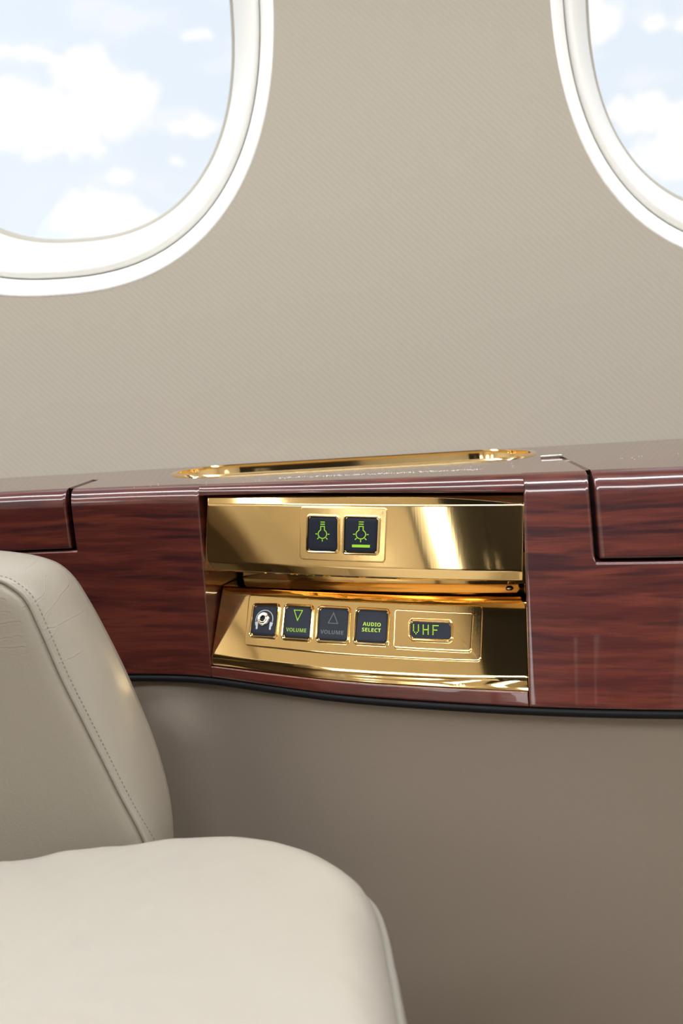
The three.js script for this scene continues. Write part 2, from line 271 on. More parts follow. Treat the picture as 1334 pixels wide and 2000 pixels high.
// ---------------------------------------------------------------- materials
const phys = (o) => new THREE.MeshPhysicalMaterial(o), lin = (r, g, b) => new THREE.Color().setRGB(r, g, b);
const M = {
  wood: phys({ color: lin(0.94, 0.94, 1.0), map: woodMap, roughness: 0.32, clearcoat: 1, clearcoatRoughness: 0.03, specularIntensity: 0.5 }),
  gold: phys({ color: lin(1.0, 0.71, 0.32), metalness: 1, roughness: 0.075, bumpMap: brushMap, bumpScale: 0.000006 }),
  goldRim: phys({ color: lin(1.0, 0.74, 0.37), metalness: 1, roughness: 0.06 }),
  black: phys({ color: lin(0.006, 0.006, 0.007), roughness: 0.55, specularIntensity: 0.3 }),
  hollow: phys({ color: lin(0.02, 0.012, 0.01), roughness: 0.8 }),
  fabric: phys({ color: lin(0.405, 0.364, 0.302), map: fabricTint, roughness: 0.95, bumpMap: fabricMap, bumpScale: 0.00005, specularIntensity: 0.3 }),
  trim: phys({ color: lin(0.80, 0.79, 0.755), roughness: 0.4, specularIntensity: 0.5 }),
  lip: phys({ color: lin(0.90, 0.885, 0.85), roughness: 0.9, bumpMap: fabricMap, bumpScale: 0.00008, specularIntensity: 0.2 }),  // daylight on the fabric lip, put in as a near-white colour
  seal: phys({ color: lin(0.42, 0.395, 0.335), roughness: 0.6 }),
  pane: phys({ color: lin(0.985, 0.985, 0.98), roughness: 0.01, transmission: 1, thickness: 0, ior: 1.45, specularIntensity: 0.6 }),
  leather: phys({ color: lin(0.325, 0.295, 0.25), roughness: 0.42, bumpMap: grainMap, bumpScale: 0.00006, specularIntensity: 0.5 }),
  border: phys({ color: lin(0.283, 0.250, 0.203), roughness: 0.31, bumpMap: creaseMap, bumpScale: 0.00065, specularIntensity: 0.55 }),  // same leather as the cushion, its colour darkened for shade on the flank
  inset: phys({ color: lin(0.245, 0.212, 0.166), roughness: 0.33, bumpMap: creaseMap, bumpScale: 0.0007, specularIntensity: 0.55 }),  // same leather again, coloured darker still for the shaded front of the backrest
  thread: phys({ color: lin(0.18, 0.15, 0.115), roughness: 0.7 }),
  panelLeather: phys({ color: lin(0.242, 0.198, 0.158), roughness: 0.55, bumpMap: grainMap, bumpScale: 0.00008, specularIntensity: 0.4 }),
  liner: phys({ color: lin(0.06, 0.035, 0.02), roughness: 0.8 }),
  chrome: phys({ color: lin(0.86, 0.80, 0.66), metalness: 1, roughness: 0.12 }),
  steel: phys({ color: lin(0.7, 0.68, 0.62), metalness: 1, roughness: 0.25 }),
  shell: phys({ color: lin(0.50, 0.45, 0.38), roughness: 0.9, specularIntensity: 0.3 }),
  headliner: phys({ color: lin(0.84, 0.80, 0.72), roughness: 0.95, specularIntensity: 0.2 }),
  cabinet: phys({ color: lin(0.6, 0.6, 0.6), map: woodDark, roughness: 0.6, specularIntensity: 0.25 }),
  carpet: phys({ map: carpetMap, roughness: 1, specularIntensity: 0.1 }),
  dust: phys({ color: lin(0.75, 0.74, 0.74), roughness: 0.8 }),
};
const key = (t) => phys({ map: t, roughness: 0.5, specularIntensity: 0.35 });

// ---------------------------------------------------------------- cabin shell
const { x0: CX0, x1: CX1, z1: CZ, ceil: CY } = CAB, LX = CX1 - CX0, MX = (CX0 + CX1) / 2;
const superPts = (cx, cy, a, b, n = 3, k = 96) => Array.from({ length: k }, (_, i) => { const t = (i / k) * 2 * Math.PI, c = Math.cos(t), s = Math.sin(t); return [cx + a * Math.sign(c) * Math.abs(c) ** (2 / n), cy + b * Math.sign(s) * Math.abs(s) ** (2 / n)]; });
const WIN = { a: 0.1622, b: 0.202 };
// rings round a window: [offset from the daylight opening, z towards the cabin]; z is mirrored for the opposite wall
function windowRing(cx, cy, prof, place) {
  const P = prof.map(([o, z]) => { const p = superPts(cx, cy, WIN.a + o * (o > 0 ? 0.8 : 1), WIN.b + o, 2.42, 128); p.push(p[0]); return p.map(([x, y]) => place(x, y, z)); });
  const Q = prof.map(([o, z]) => { const p = superPts(cx, cy, WIN.a + o * (o > 0 ? 0.8 : 1), WIN.b + o, 2.42, 128); p.push(p[0]); return p.map(([x, y]) => [x, y]); });
  return gridGeo(P, Q);
}
function wallWithWindows(name, centres, z0, z1, holeOff) {
  const s = new THREE.Shape([[CX0, 0], [CX1, 0], [CX1, CY], [CX0, CY]].map(([x, y]) => new THREE.Vector2(x, y)));
  for (const [x, y] of centres) s.holes.push(new THREE.Path(superPts(x, y, WIN.a + holeOff * 0.8, WIN.b + holeOff, 2.42, 128).map((p) => new THREE.Vector2(...p))));
  return struct(name, new THREE.ExtrudeGeometry(s, { depth: z1 - z0, bevelEnabled: false, curveSegments: 12 }).translate(0, 0, z0), M.fabric);
}
function buildWindow(cx, cy, place) {
  const w = structGroup('window_1'); w.name = `window_${buildWindow.n = (buildWindow.n ?? 0) + 1}`;
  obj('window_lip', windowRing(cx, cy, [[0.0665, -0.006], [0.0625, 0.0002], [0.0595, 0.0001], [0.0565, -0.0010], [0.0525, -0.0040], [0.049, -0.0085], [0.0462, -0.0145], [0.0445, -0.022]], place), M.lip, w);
  obj('window_bezel', windowRing(cx, cy, [[0.0465, -0.024], [0.0450, -0.0180], [0.0440, -0.0135], [0.0410, -0.0105], [0.0365, -0.0110], [0.0300, -0.0175], [0.0230, -0.0300], [0.0160, -0.0480], [0.0095, -0.0700], [0.0050, -0.0880], [0.0042, -0.1010]], place), M.trim, w);
  obj('window_seal', windowRing(cx, cy, [[0.0075, -0.0900], [0.0028, -0.0905], [0.0006, -0.0930], [0.0, -0.0970], [0.001, -0.1015], [0.02, -0.1025]], place), M.seal, w);
  const s = new THREE.Shape(superPts(cx, cy, WIN.a + 0.012, WIN.b + 0.012, 2.42, 96).map((p) => new THREE.Vector2(...p))), g = new THREE.ShapeGeometry(s), z = place(0, 0, -0.1)[2];
  obj('window_pane', g.translate(0, 0, z), M.pane, w);
  return w;
}
const nearWindows = [[-0.2965, 1.1135], [0.3639, 1.0965], [-0.957, 1.12], [1.024, 1.10]], farWindows = [[-0.90, 1.13], [-1.56, 1.13], [-2.22, 1.13], [0.75, 1.13]];
wallWithWindows('wall_left', nearWindows, -0.11, 0, 0.060);
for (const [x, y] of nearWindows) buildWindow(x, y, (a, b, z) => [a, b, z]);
wallWithWindows('wall_right', farWindows, CZ, CZ + 0.11, 0.060);
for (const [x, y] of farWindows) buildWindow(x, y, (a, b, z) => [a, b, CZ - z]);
struct('wall_front', new THREE.BoxGeometry(0.05, CY + 0.1, CZ + 0.1).translate(CX1 + 0.025, CY / 2, CZ / 2), M.shell);
struct('wall_back', new THREE.BoxGeometry(0.05, CY + 0.1, CZ + 0.1).translate(CX0 - 0.025, CY / 2, CZ / 2), M.shell);
struct('ceiling', new THREE.BoxGeometry(LX + 0.1, 0.05, CZ + 0.1).translate(MX, CY + 0.025, CZ / 2), M.headliner);
struct('floor', new THREE.BoxGeometry(LX + 0.1, 0.05, CZ + 0.1).translate(MX, -0.025, CZ / 2), M.carpet);
function stripLight(z, tilt, width, L, label, lip) {
  const t = thing('ceiling_light', label, 'light', [MX, CY, z]);
  const g = boxAt(LX - 0.2, 0.035, width + 0.04, 0, -0.0175, 0, 0.008); obj('housing', g, M.trim, t);
  if (lip) obj('valance', boxAt(LX - 0.2, lip, 0.012, 0, -lip / 2, -width / 2 - 0.03, 0.004), M.trim, t);   // unseen baffle, added to even out the strip light on the wall
  const dm = phys({ color: lin(0.9, 0.9, 0.9), roughness: 0.6, emissive: lin(1, 0.98, 0.94), emissiveIntensity: 2.5 });
  const d = obj('diffuser', boxAt(LX - 0.3, 0.006, width, 0, -0.038, 0, 0.002), dm, t);
  const l = new THREE.RectAreaLight(new THREE.Color().setRGB(0.95, 1.0, 1.06), L, LX - 0.3, width); l.name = 'strip_lamp'; l.position.set(MX, CY - 0.043, z);
  l.lookAt(MX, CY - 1, z + tilt); scene.add(l); return d;
}
stripLight(0.40, 0, 0.14, STRIP_NEAR, 'narrow ceiling strip light above the near windows', 0.185);
stripLight(1.32, 0, 0.26, STRIP_MID, 'broad ceiling strip light along the middle of the cabin');
{ // dark things added out of view for the polished plates to mirror
  const t = thing('wardrobe', 'tall dark wooden closet against the far cabin wall', 'wardrobe', [-0.35, 0, 1.86]);  // stands in for a dark-clothed person behind the camera
  obj('carcass', boxAt(0.50, 1.66, 0.44, 0, 0.83, 0.005), M.cabinet, t);
  for (const s of [-1, 1]) { const d = obj('door', boxAt(0.242, 1.55, 0.022, s * 0.123, 0.86, -0.225), M.cabinet, t); obj('handle', boxAt(0.012, 0.16, 0.02, -s * 0.085 + s * 0.123, 0.9, -0.245, 0.005), M.steel, d); }
  const m = thing('ceiling_monitor', 'dark glass monitor set under the ceiling', 'monitor', [0.0, CY, 0.84]);  // added only to give the lower plate a dark reflection
  obj('monitor_case', boxAt(0.72, 0.04, 0.5, 0, -0.02, 0, 0.01), M.cabinet, m); obj('monitor_glass', boxAt(0.68, 0.006, 0.46, 0, -0.042, 0, 0.002), M.black, m);
  const d = thing('cabin_divider', 'narrow dark wooden divider standing at the far wall', 'divider', [-1.112, 0, 2.075]);  // added only for the dark band beside the mirrored window
  obj('divider_board', boxAt(0.03, 1.5, 0.036, 0, 0.75, 0), M.cabinet, d); obj('divider_foot', boxAt(0.06, 0.04, 0.046, 0, 0.02, 0), M.cabinet, d);
}

// ---------------------------------------------------------------- the ledge: plan curves of its front, at the top and at the bottom edge
const YB = 0.5386, YT = 0.6885, RT = 0.0135;
const topCurve = spline([[-2.7, 0.168], [-0.45, 0.168], [-0.25, 0.172], [-0.2, 0.181], [-0.146, 0.194], [-0.028, 0.224], [0.0765, 0.252], [0.183, 0.279], [0.3, 0.302], [1.8, 0.34]]);
const botCurve = spline([[-2.7, 0.148], [-0.45, 0.148], [-0.29, 0.15], [-0.228, 0.155], [-0.162, 0.1725], [-0.106, 0.2074], [-0.055, 0.239], [0.0164, 0.2707], [0.076, 0.292], [0.1235, 0.305], [0.171, 0.315], [0.3, 0.33], [1.8, 0.35]]);
const F = (x, y) => lerp(botCurve(x), topCurve(x), (y - YB) / (YT - YB));
const XL = (y) => lerp(-0.1509, -0.1477, (y - 0.5482) / 0.134), XR = (y) => lerp(0.0777, 0.0835, (y - 0.5483) / 0.128);   // sides of the opening
const yTopOpen = (x) => lerp(0.6823, 0.6765, (x + 0.149) / 0.232), ySill = 0.5478;
const vOf = (a, b) => (v) => lerp(a, b, v);
{
  const ledge = thing('side_ledge', 'glossy reddish brown wooden side ledge with a curved front under the windows', 'ledge');
  const W = [];
  const gx1 = -0.2502, gx2 = 0.1258;             // where the two lids leave off
  const span = (f) => (v) => f(lerp(YB, YT, v));
  const D = 0.055;
  // solid parts left and right of the opening
  W.push(panel({ x0: gx1, x1: span(XL), y0: YB, y1: YT, S: F, r: { l: 0.00002, r: 0.0016, b: 0.002, t: RT }, D: { l: 0.02, r: D, b: 0.02, t: RT }, nx: 40, ny: 30, arc: 8, slant: { r: 0.3 } }));
  W.push(panel({ x0: span(XR), x1: gx2, y0: YB, y1: YT, S: F, r: { l: 0.0016, r: 0.003, b: 0.002, t: RT }, D: { l: D, r: 0.02, b: 0.02, t: RT }, nx: 24, ny: 60, arc: 8, slant: { l: 0.13 }, rightRound: (y) => 0.002 + 0.998 * sstep(0.6300, 0.6345, y) }));
  // strip above the opening and sill strip below it
  const u2x = (u) => lerp(-0.149, 0.083, u);
  W.push(panel({ x0: XL(YT) + 0.0001, x1: XR(YT) - 0.0001, y0: (u) => yTopOpen(u2x(u)), y1: YT, S: F, r: { l: 0.0001, r: 0.0001, b: 0.0016, t: RT * 0.6 }, D: { l: 0.002, r: 0.002, b: D, t: RT }, nx: 60, ny: 4, arc: 8 }));
  obj('ledge_sill', panel({ x0: XL(YB) + 0.0003, x1: XR(YB) - 0.0003, y0: YB, y1: (u) => ySill + 0.0004 * u, S: F, r: { l: 0.0004, r: 0.0004, b: 0.002, t: 0.001 }, D: { l: 0.004, r: 0.004, b: 0.02, t: D }, nx: 60, ny: 4 }), M.wood, ledge);
  // below the lids
  W.push(panel({ x0: CX0 + 0.001, x1: gx1, y0: YB, y1: 0.6412, S: F, r: { l: 0.0004, r: 0.00002, b: 0.002, t: 0.002 }, D: { l: 0.02, r: 0.002, b: 0.02, t: 0.03 }, nx: 80, ny: 20 }));
  W.push(panel({ x0: gx2, x1: CX1 - 0.001, y0: YB, y1: 0.6308, S: F, r: { l: 0.00002, r: 0.0004, b: 0.002, t: 0.002 }, D: { l: 0.002, r: 0.02, b: 0.02, t: 0.03 }, nx: 80, ny: 20 }));
  // top board: middle with the tray opening, and the strips behind the lids
  const SEAM_L = 0.085, SEAM_R = 0.129;
  const topUV = (g) => { const p = g.attributes.position, uv = g.attributes.uv; for (let i = 0; i < p.count; i++) uv.setXY(i, p.getX(i), 0.75 - p.getZ(i)); return g; };
  const flat = (pts, hole) => { const s = new THREE.Shape(pts.map(([x, z]) => new THREE.Vector2(x, -z))); if (hole) s.holes.push(new THREE.Path(hole.map(([x, z]) => new THREE.Vector2(x, -z)))); return topUV(new THREE.ShapeGeometry(s).rotateX(-Math.PI / 2).translate(0, YT, 0)); };
  const edge = []; for (let k = 0; k <= 80; k++) { const x = lerp(gx1, gx2, k / 80); edge.push([x, F(x, YT) - RT]); }
  const trayHole = rrect(0.303, 0.103, 0.0515, 16, 10).map(([a, b]) => [a - 0.0375, 0.066 + b]);
  W.push(flat([...edge, [gx2, 0.0005], [gx1, 0.0005]], trayHole));
  W.push(flat([[CX0, 0.0005], [gx1, 0.0005], [gx1, SEAM_L - 0.001], [CX0, SEAM_L - 0.001]].reverse()));
  W.push(flat([[gx2, 0.0005], [CX1, 0.0005], [CX1, SEAM_R - 0.001], [gx2, SEAM_R - 0.001]].reverse()));
  // tongues filling the joints beside the lids
  for (const [xa, xb, seam] of [[-0.2548, gx1 + 0.0002, SEAM_L], [gx2 - 0.0002, 0.1290, SEAM_R]]) { const P = [], Q = []; for (const x of [xa, xb]) { P.push([[x, YT - 0.0005, seam - 0.004], [x, YT - 0.0005, F(x, YT) - RT * 1.5]]); Q.push([[x, 0.75 - seam], [x, 0.75 - F(x, YT)]]); } W.push(gridGeo(P, Q, true)); }
  const skirt = (x, z0, z1, y1) => { const P = [], Q = []; for (const z of [z0, z1]) { P.push([[x, YT - 0.02, z], [x, y1, z]]); Q.push([[z, 0.73], [z, 0.75]]); } return gridGeo(P, Q); };
  W.push(skirt(gx1, SEAM_L, F(gx1, YT) - RT, YT), skirt(gx2, SEAM_R, F(gx2, YT) - RT, YT));
  obj('ledge_body', W, M.wood, ledge);
  // linings seen in the gaps
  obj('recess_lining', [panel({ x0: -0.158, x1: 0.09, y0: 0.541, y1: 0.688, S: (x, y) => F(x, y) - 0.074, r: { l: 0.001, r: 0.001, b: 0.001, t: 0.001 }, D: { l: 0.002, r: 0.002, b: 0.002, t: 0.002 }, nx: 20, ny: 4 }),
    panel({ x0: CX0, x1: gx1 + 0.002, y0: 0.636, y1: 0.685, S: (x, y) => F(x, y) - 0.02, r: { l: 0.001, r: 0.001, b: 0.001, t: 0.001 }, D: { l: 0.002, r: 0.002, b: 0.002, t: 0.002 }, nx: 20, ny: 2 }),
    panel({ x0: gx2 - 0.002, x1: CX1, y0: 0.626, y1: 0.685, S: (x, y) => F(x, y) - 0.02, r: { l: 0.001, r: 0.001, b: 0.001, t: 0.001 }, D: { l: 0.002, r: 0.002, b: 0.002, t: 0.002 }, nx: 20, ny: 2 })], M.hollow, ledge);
  // the two lids
  const lid = (x0, x1, y0, seam, label) => {
    const S = (x, y) => F(x, y) + 0.0006, g = [panel({ x0, x1, y0, y1: YT + 0.0006, S, r: { l: 0.003, r: 0.003, b: 0.0022, t: RT }, D: { l: 0.018, r: 0.018, b: 0.02, t: (x) => S(x, YT) - seam }, nx: 80, ny: 16, arc: 8 })];
    const P = [], Q = []; for (let k = 0; k <= 40; k++) { const x = lerp(x0, x1, k / 40), row = [], q = []; for (let j = 0; j <= 5; j++) { const a = (j / 4) * Math.PI / 2, d = j === 5 ? 0.004 : 0; row.push([x, YT + 0.0006 - 0.0016 * (1 - Math.cos(Math.min(a, Math.PI / 2))) - d, seam - 0.0016 * Math.sin(Math.min(a, Math.PI / 2))]); q.push([x, 0.75 - seam]); } P.push(row); Q.push(q); }
    g.push(gridGeo(P, Q));
    for (const x of [x0, x1]) g.push(skirt(x, seam, S(x, YT) - RT, YT + 0.0006));
    const o = obj('lid', g, M.wood, ledge); o.userData.label = label;
  };
  lid(CX0 + 0.002, -0.2545, 0.6428, SEAM_L, 'wooden lid at the left end of the ledge');
  lid(0.1287, CX1 - 0.002, 0.6327, SEAM_R, 'wooden lid at the right end of the ledge');
  obj('hinge', boxAt(0.017, 0.0022, 0.004, 0.1205, YT + 0.0012, 0.1262, 0.0008), M.steel, ledge).userData.label = 'small steel hinge end at the back corner of the right lid';
  // black gasket under the wood
  const P = [], Q = []; for (let k = 0; k <= 200; k++) { const x = lerp(CX0 + 0.001, CX1 - 0.001, k / 200), row = [], q = []; for (let j = 0; j <= 8; j++) { const a = -Math.PI / 2 + (j / 8) * Math.PI; row.push([x, YB - 0.0031 + 0.0033 * Math.sin(a), botCurve(x) - 0.0045 + 0.0046 * Math.cos(a)]); q.push([x, j / 8]); } row.unshift([x, YB - 0.0064, botCurve(x) - 0.03]); q.unshift([x, 0]); P.push(row); Q.push(q); }
  obj('gasket', gridGeo(P, Q), M.black, ledge).userData.label = 'black rubber gasket along the bottom edge';
}
// leather-covered lower side panel
{
  const P = [], Q = []; const N = 220, K = 40;
  for (let k = 0; k <= N; k++) {
    const x = lerp(CX0 + 0.001, CX1 - 0.001, k / N), row = [], q = [];
    for (let j = 0; j <= K; j++) {
      const t = j / K, y = lerp(0.0005, YB - 0.006, t), dn = YB - y, fold = Math.exp(-(((x + 0.187 - dn * 0.12) / 0.024) ** 2)) * 0.015 * sstep(0, 0.05, dn);
      const z = botCurve(x) - 0.0065 - 0.012 * (1 - Math.exp(-dn / 0.03)) * 0.35 - dn * 0.10 + fold + 0.004 * Math.sin(Math.PI * Math.min(1, dn / 0.3));
      row.push([x, y, z]); q.push([x, y]);
    }
    P.push(row); Q.push(q);
  }
  struct('wall_lower', gridGeo(P, Q), M.panelLeather);
}
// ---------------------------------------------------------------- gold tray let into the ledge top
{
  const t = thing('ledge_tray', 'long oval gold tray let into the top of the ledge', 'tray', [-0.0375, YT, 0.066]);
  const put = (a, b, h) => [a, h, -b];
  obj('pan', feature(0.300, 0.100, 0.05, [[0, 0.0008], [0.0004, -0.018], [0.003, -0.022]], put, true, 14), M.goldRim, t);
  obj('tray_liner', feature(0.290, 0.090, 0.045, [[0, -0.0218], [0.001, -0.0195], [0.003, -0.019]], put, true, 14), M.liner, t);  // unseen dark pad, added to stop the pan throwing gold light on the wall
  obj('rim', feature(0.308, 0.108, 0.054, [[0, 0], [0.0004, 0.0011], [0.001, 0.0015], [0.0042, 0.0015], [0.0046, 0.0008]], put, false, 14), M.goldRim, t);
}
// ---------------------------------------------------------------- gold control plates
const wob = (x, y) => 0.00010 * (vnoise(x * 26 + 5, y * 22, 3) - 0.5) + 0.000012 * (vnoise(x * 70, y * 60, 6) - 0.5) - Math.max(0, x - 0.004) ** 2 * 0.95;   // slightly uneven polished sheet, bowed towards its right end
const SU = (x, y) => F(x, y) - 0.0032 + (y - 0.649) * 0.05 + wob(x, y), slope = 0.034;
const SLr = (x, y) => F(x, y) - 0.001 - slope * ((y - 0.553) / 0.065);
const SL = (x, y) => SLr(x, y) + wob(x, y + 3);
const sz = (c) => { const dx = c[1][0] - c[0][0], S = 1.22; return [dx * S, (c[2][1] - c[0][1]) * 1.04]; };
function keyButton(name, S, c, faceTex, lift, parent, label, r = 0.0034) {
  const [w, h] = sz(c), put = onSurface(S, c, w, h);
  const f = obj(name, feature(w - 0.0044, h - 0.0044, r * 0.8, [[0, lift + 0.0002], [0.0004, lift + 0.0008], [0.0009, lift + 0.0010]], put, true, 4), key(faceTex), parent); if (label) f.userData.label = label;
  obj('bezel', feature(w, h, r, [[0, lift - 0.0004], [0.0001, lift + 0.0007], [0.0006, lift + 0.0014], [0.0011, lift + 0.0016], [0.0017, lift + 0.0014], [0.0023, lift + 0.0004], [0.0024, lift - 0.0003]], put, false, 6), M.goldRim, f);
  return { f, put, w, h };
}
{
  const t = thing('light_control_panel', 'upper polished gold plate with two light keys in the ledge front', 'control panel');
  obj('plate', panel({ x0: vOf(-0.1500, -0.1412), x1: vOf(0.0798, 0.0848), y0: (u) => lerp(0.6225, 0.6165, u), y1: (u) => lerp(0.6803, 0.6743, u), S: SU, r: { l: 0.0012, r: 0.0008, b: 0.0075, t: 0.0068 }, D: { l: 0.012, r: 0.012, b: 0.05, t: 0.03 }, chamfer: { b: 0.0028, t: 0.0030 }, nx: 130, ny: 46, arc: 6 }), M.gold, t);
  const c = [[-0.0743, 0.6325], [-0.0122, 0.6302], [-0.0713, 0.671], [-0.0086, 0.6686]], [w, h] = sz(c);
  obj('key_frame', feature(w, h, 0.003, [[0, -0.0005], [0.0001, 0.0003], [0.0003, 0.0006], [0.0007, 0.0008], [0.0012, 0.0008]], onSurface(SU, c, w, h), true, 24), M.gold, t);
  keyButton('light_key', SU, [[-0.0691, 0.6373], [-0.0443, 0.6366], [-0.0667, 0.6655], [-0.0424, 0.6643]], FACE.bulb, 0.0008, t, 'dark key with a green bulb symbol');
  keyButton('light_key', SU, [[-0.0425, 0.6359], [-0.0162, 0.6352], [-0.0402, 0.6646], [-0.0133, 0.6633]], FACE.bulbBar, 0.0008, t, 'dark key with a green bulb over a green bar');
}
{
  const t = thing('audio_control_panel', 'lower slanted gold plate with audio keys, headphone socket and small green display', 'control panel');
  // plate, its bevels and the shelf behind it, as one folded sheet
  const sec = [[0.5480, -0.02, 0], [0.5482, -0.0030, 0], [0.5486, -0.0022, 0]];
  for (let k = 0; k <= 5; k++) sec.push([lerp(0.5490, 0.5548, k / 5), lerp(-0.0018, 0.0006, k / 5), 1]);
  for (let k = 1; k <= 40; k++) sec.push([lerp(0.5552, 0.6012, k / 40), 0.0006, 2]);
  for (let k = 1; k <= 4; k++) sec.push([lerp(0.6018, 0.6052, k / 4), lerp(0.0004, -0.0016, k / 4), 2]);
  sec.push([0.6060, -0.003, 3], [0.6062, -0.006, 3], [0.6062, -0.02, 3], [0.6062, -0.0375, 3], [0.6064, -0.038, 3], [0.630, -0.0385, 3]);
  const P = [], Q = [], N = 130;
  for (let k = 0; k <= N; k++) {
    const u = k / N, row = [], q = [];
    for (const [y0, off, kind] of sec) {
      const y = y0 - (y0 - 0.548) * 0.034 * u, xl = lerp(-0.1506, -0.1485, clamp((y - 0.548) / 0.058)) + 0.31 * Math.max(0, -off - 0.004) + (kind ? slope * 0.31 * clamp((y - 0.553) / 0.065) : 0), xr = lerp(0.0774, 0.0806, clamp((y - 0.548) / 0.058)) + 0.11 * Math.max(0, -off - 0.004) + (kind ? slope * 0.12 * clamp((y - 0.553) / 0.065) : 0), x = lerp(xl, xr, u);
      row.push([x, y, (kind === 0 ? F(x, y) : kind === 1 ? lerp(F(x, y), SL(x, 0.5552), sstep(0.5490, 0.5548, y0)) : kind === 3 ? SLr(x, Math.min(y, 0.606)) + wob(x, 0) : SL(x, y)) + off - (kind === 0 ? 0 : 0.0005)]); q.push([x, y - (kind === 3 ? off : 0)]);
    }
    P.push(row); Q.push(q);
  }
  obj('plate', creased(gridGeo(P, Q), 0.35), M.gold, t);
  const c = [[-0.1223, 0.5653], [0.0489, 0.5644], [-0.1182, 0.6012], [0.0538, 0.5979]], [w, h] = sz(c);
  const S = (x, y) => SL(x, y) + 0.0002;
  obj('key_frame', feature(w, h, 0.003, [[0, -0.0005], [0.0001, 0.0003], [0.0003, 0.0006], [0.0007, 0.0008], [0.0012, 0.0008]], onSurface(S, c, w, h), true, 60), M.gold, t);
  const k1 = keyButton('headphone_socket', S, [[-0.1184, 0.5709], [-0.0958, 0.5712], [-0.1145, 0.5953], [-0.0923, 0.5959]], FACE.phones, 0.0008, t, 'dark socket plate with a headphone symbol');
  { // jack ring
    const [w1, h1] = [k1.w, k1.h], o = new THREE.Vector3(...k1.put(-0.0008, 0.0012, 0.0022)), n = new THREE.Vector3(...k1.put(-0.0008, 0.0012, 0.01)).sub(o).normalize();
    const g = new THREE.LatheGeometry([[0.0021, -0.004], [0.0021, 0.0012], [0.0027, 0.0016], [0.0033, 0.0012], [0.0036, 0.0006], [0.0042, 0.0010], [0.0049, 0.0008], [0.0054, -0.0004], [0.0054, -0.002]].map((p) => new THREE.Vector2(...p)), 40);
    g.applyQuaternion(new THREE.Quaternion().setFromUnitVectors(new THREE.Vector3(0, 1, 0), n)).translate(o.x, o.y, o.z);
    obj('jack_ring', g, M.chrome, k1.f);
    const hole = new THREE.CylinderGeometry(0.002, 0.002, 0.0004, 24).applyQuaternion(new THREE.Quaternion().setFromUnitVectors(new THREE.Vector3(0, 1, 0), n)).translate(o.x - n.x * 0.0008, o.y - n.y * 0.0008, o.z - n.z * 0.0008);
    obj('jack_hole', hole, M.black, k1.f);
  }
  keyButton('volume_key', S, [[-0.0926, 0.5711], [-0.0689, 0.5714], [-0.0895, 0.596], [-0.0661, 0.5959]], FACE.down, 0.0008, t, 'dark key with a green downward triangle');
  keyButton('volume_key', S, [[-0.0662, 0.5713], [-0.0412, 0.5714], [-0.0637, 0.596], [-0.0385, 0.5955]], FACE.up, 0.0008, t, 'dark key with an unlit grey upward triangle');
  keyButton('audio_key', S, [[-0.0386, 0.5715], [-0.0130, 0.5713], [-0.0354, 0.5956], [-0.0103, 0.5948]], FACE.audio, 0.0008, t, 'dark key reading audio select');
  const cd = [[-0.0099, 0.5702], [0.0433, 0.5692], [-0.0074, 0.5949], [0.0474, 0.593]], [wd, hd] = sz(cd);
  const df = obj('display_frame', feature(wd, hd, 0.0026, [[0, 0.0004], [0.0001, 0.0014], [0.0004, 0.0018], [0.0009, 0.0020], [0.0015, 0.0020]], onSurface(S, cd, wd, hd), true, 24), M.gold, t);
  const cs = [[0.0012, 0.5747], [0.0316, 0.5743], [0.0021, 0.5889], [0.0332, 0.5884]], [ws, hs] = sz(cs), ps = onSurface(S, cs, ws, hs);
  obj('display_bezel', feature(ws, hs, 0.0042, [[0, 0.0018], [0.0001, 0.0025], [0.0006, 0.0032], [0.0012, 0.0034], [0.0019, 0.0030], [0.0023, 0.0022], [0.0024, 0.0018]], ps, false, 8), M.goldRim, df);
  obj('display_screen', feature(ws - 0.0044, hs - 0.0044, 0.0034, [[0, 0.0024]], ps, true, 8), phys({ map: FACE.vhf, roughness: 0.3, specularIntensity: 0.4, emissive: lin(1, 1, 1), emissiveMap: FACE.vhfGlow, emissiveIntensity: 0.5 }), df);
  for (const [x, z] of [[-0.1440, 0.1135], [0.0747, 0.2185]]) {
    const y = 0.6062 - 0.058 * 0.034 * ((x + 0.15) / 0.23), g = new THREE.LatheGeometry([[0.0001, 0.0012], [0.0018, 0.0011], [0.0026, 0.0006], [0.003, 0], [0.003, -0.001]].map((p) => new THREE.Vector2(...p)), 24).translate(x, y + 0.0004, z);
    const s = obj('screw', g, M.steel, t); obj('screw_slot', new THREE.BoxGeometry(0.0034, 0.0003, 0.0006).translate(x, y + 0.0017, z), M.black, s);
  }
}
// specks of dust along the ledge top
{
  const base = new THREE.IcosahedronGeometry(0.00028, 0), list = [];
  for (let k = 0; k < 260; k++) { const u = rnd(), x = lerp(-0.09, 0.062, u), z = lerp(0.170, 0.196, u) + (rnd() - 0.5) * 0.010, s = 0.5 + 0.8 * rnd(); list.push(base.clone().scale(s * (1 + rnd()), s * 0.5, s).translate(x, YT + 0.0001, z)); }
  for (let k = 0; k < 40; k++) list.push(base.clone().scale(1, 0.6, 1).translate(lerp(-0.2, 0.24, rnd()), YT + 0.0007, lerp(0.165, 0.2, rnd())));
  const o = obj('dust', list, M.dust); o.userData = { label: 'pale specks of dust lying on the polished ledge top', category: 'dust', kind: 'stuff' };
}
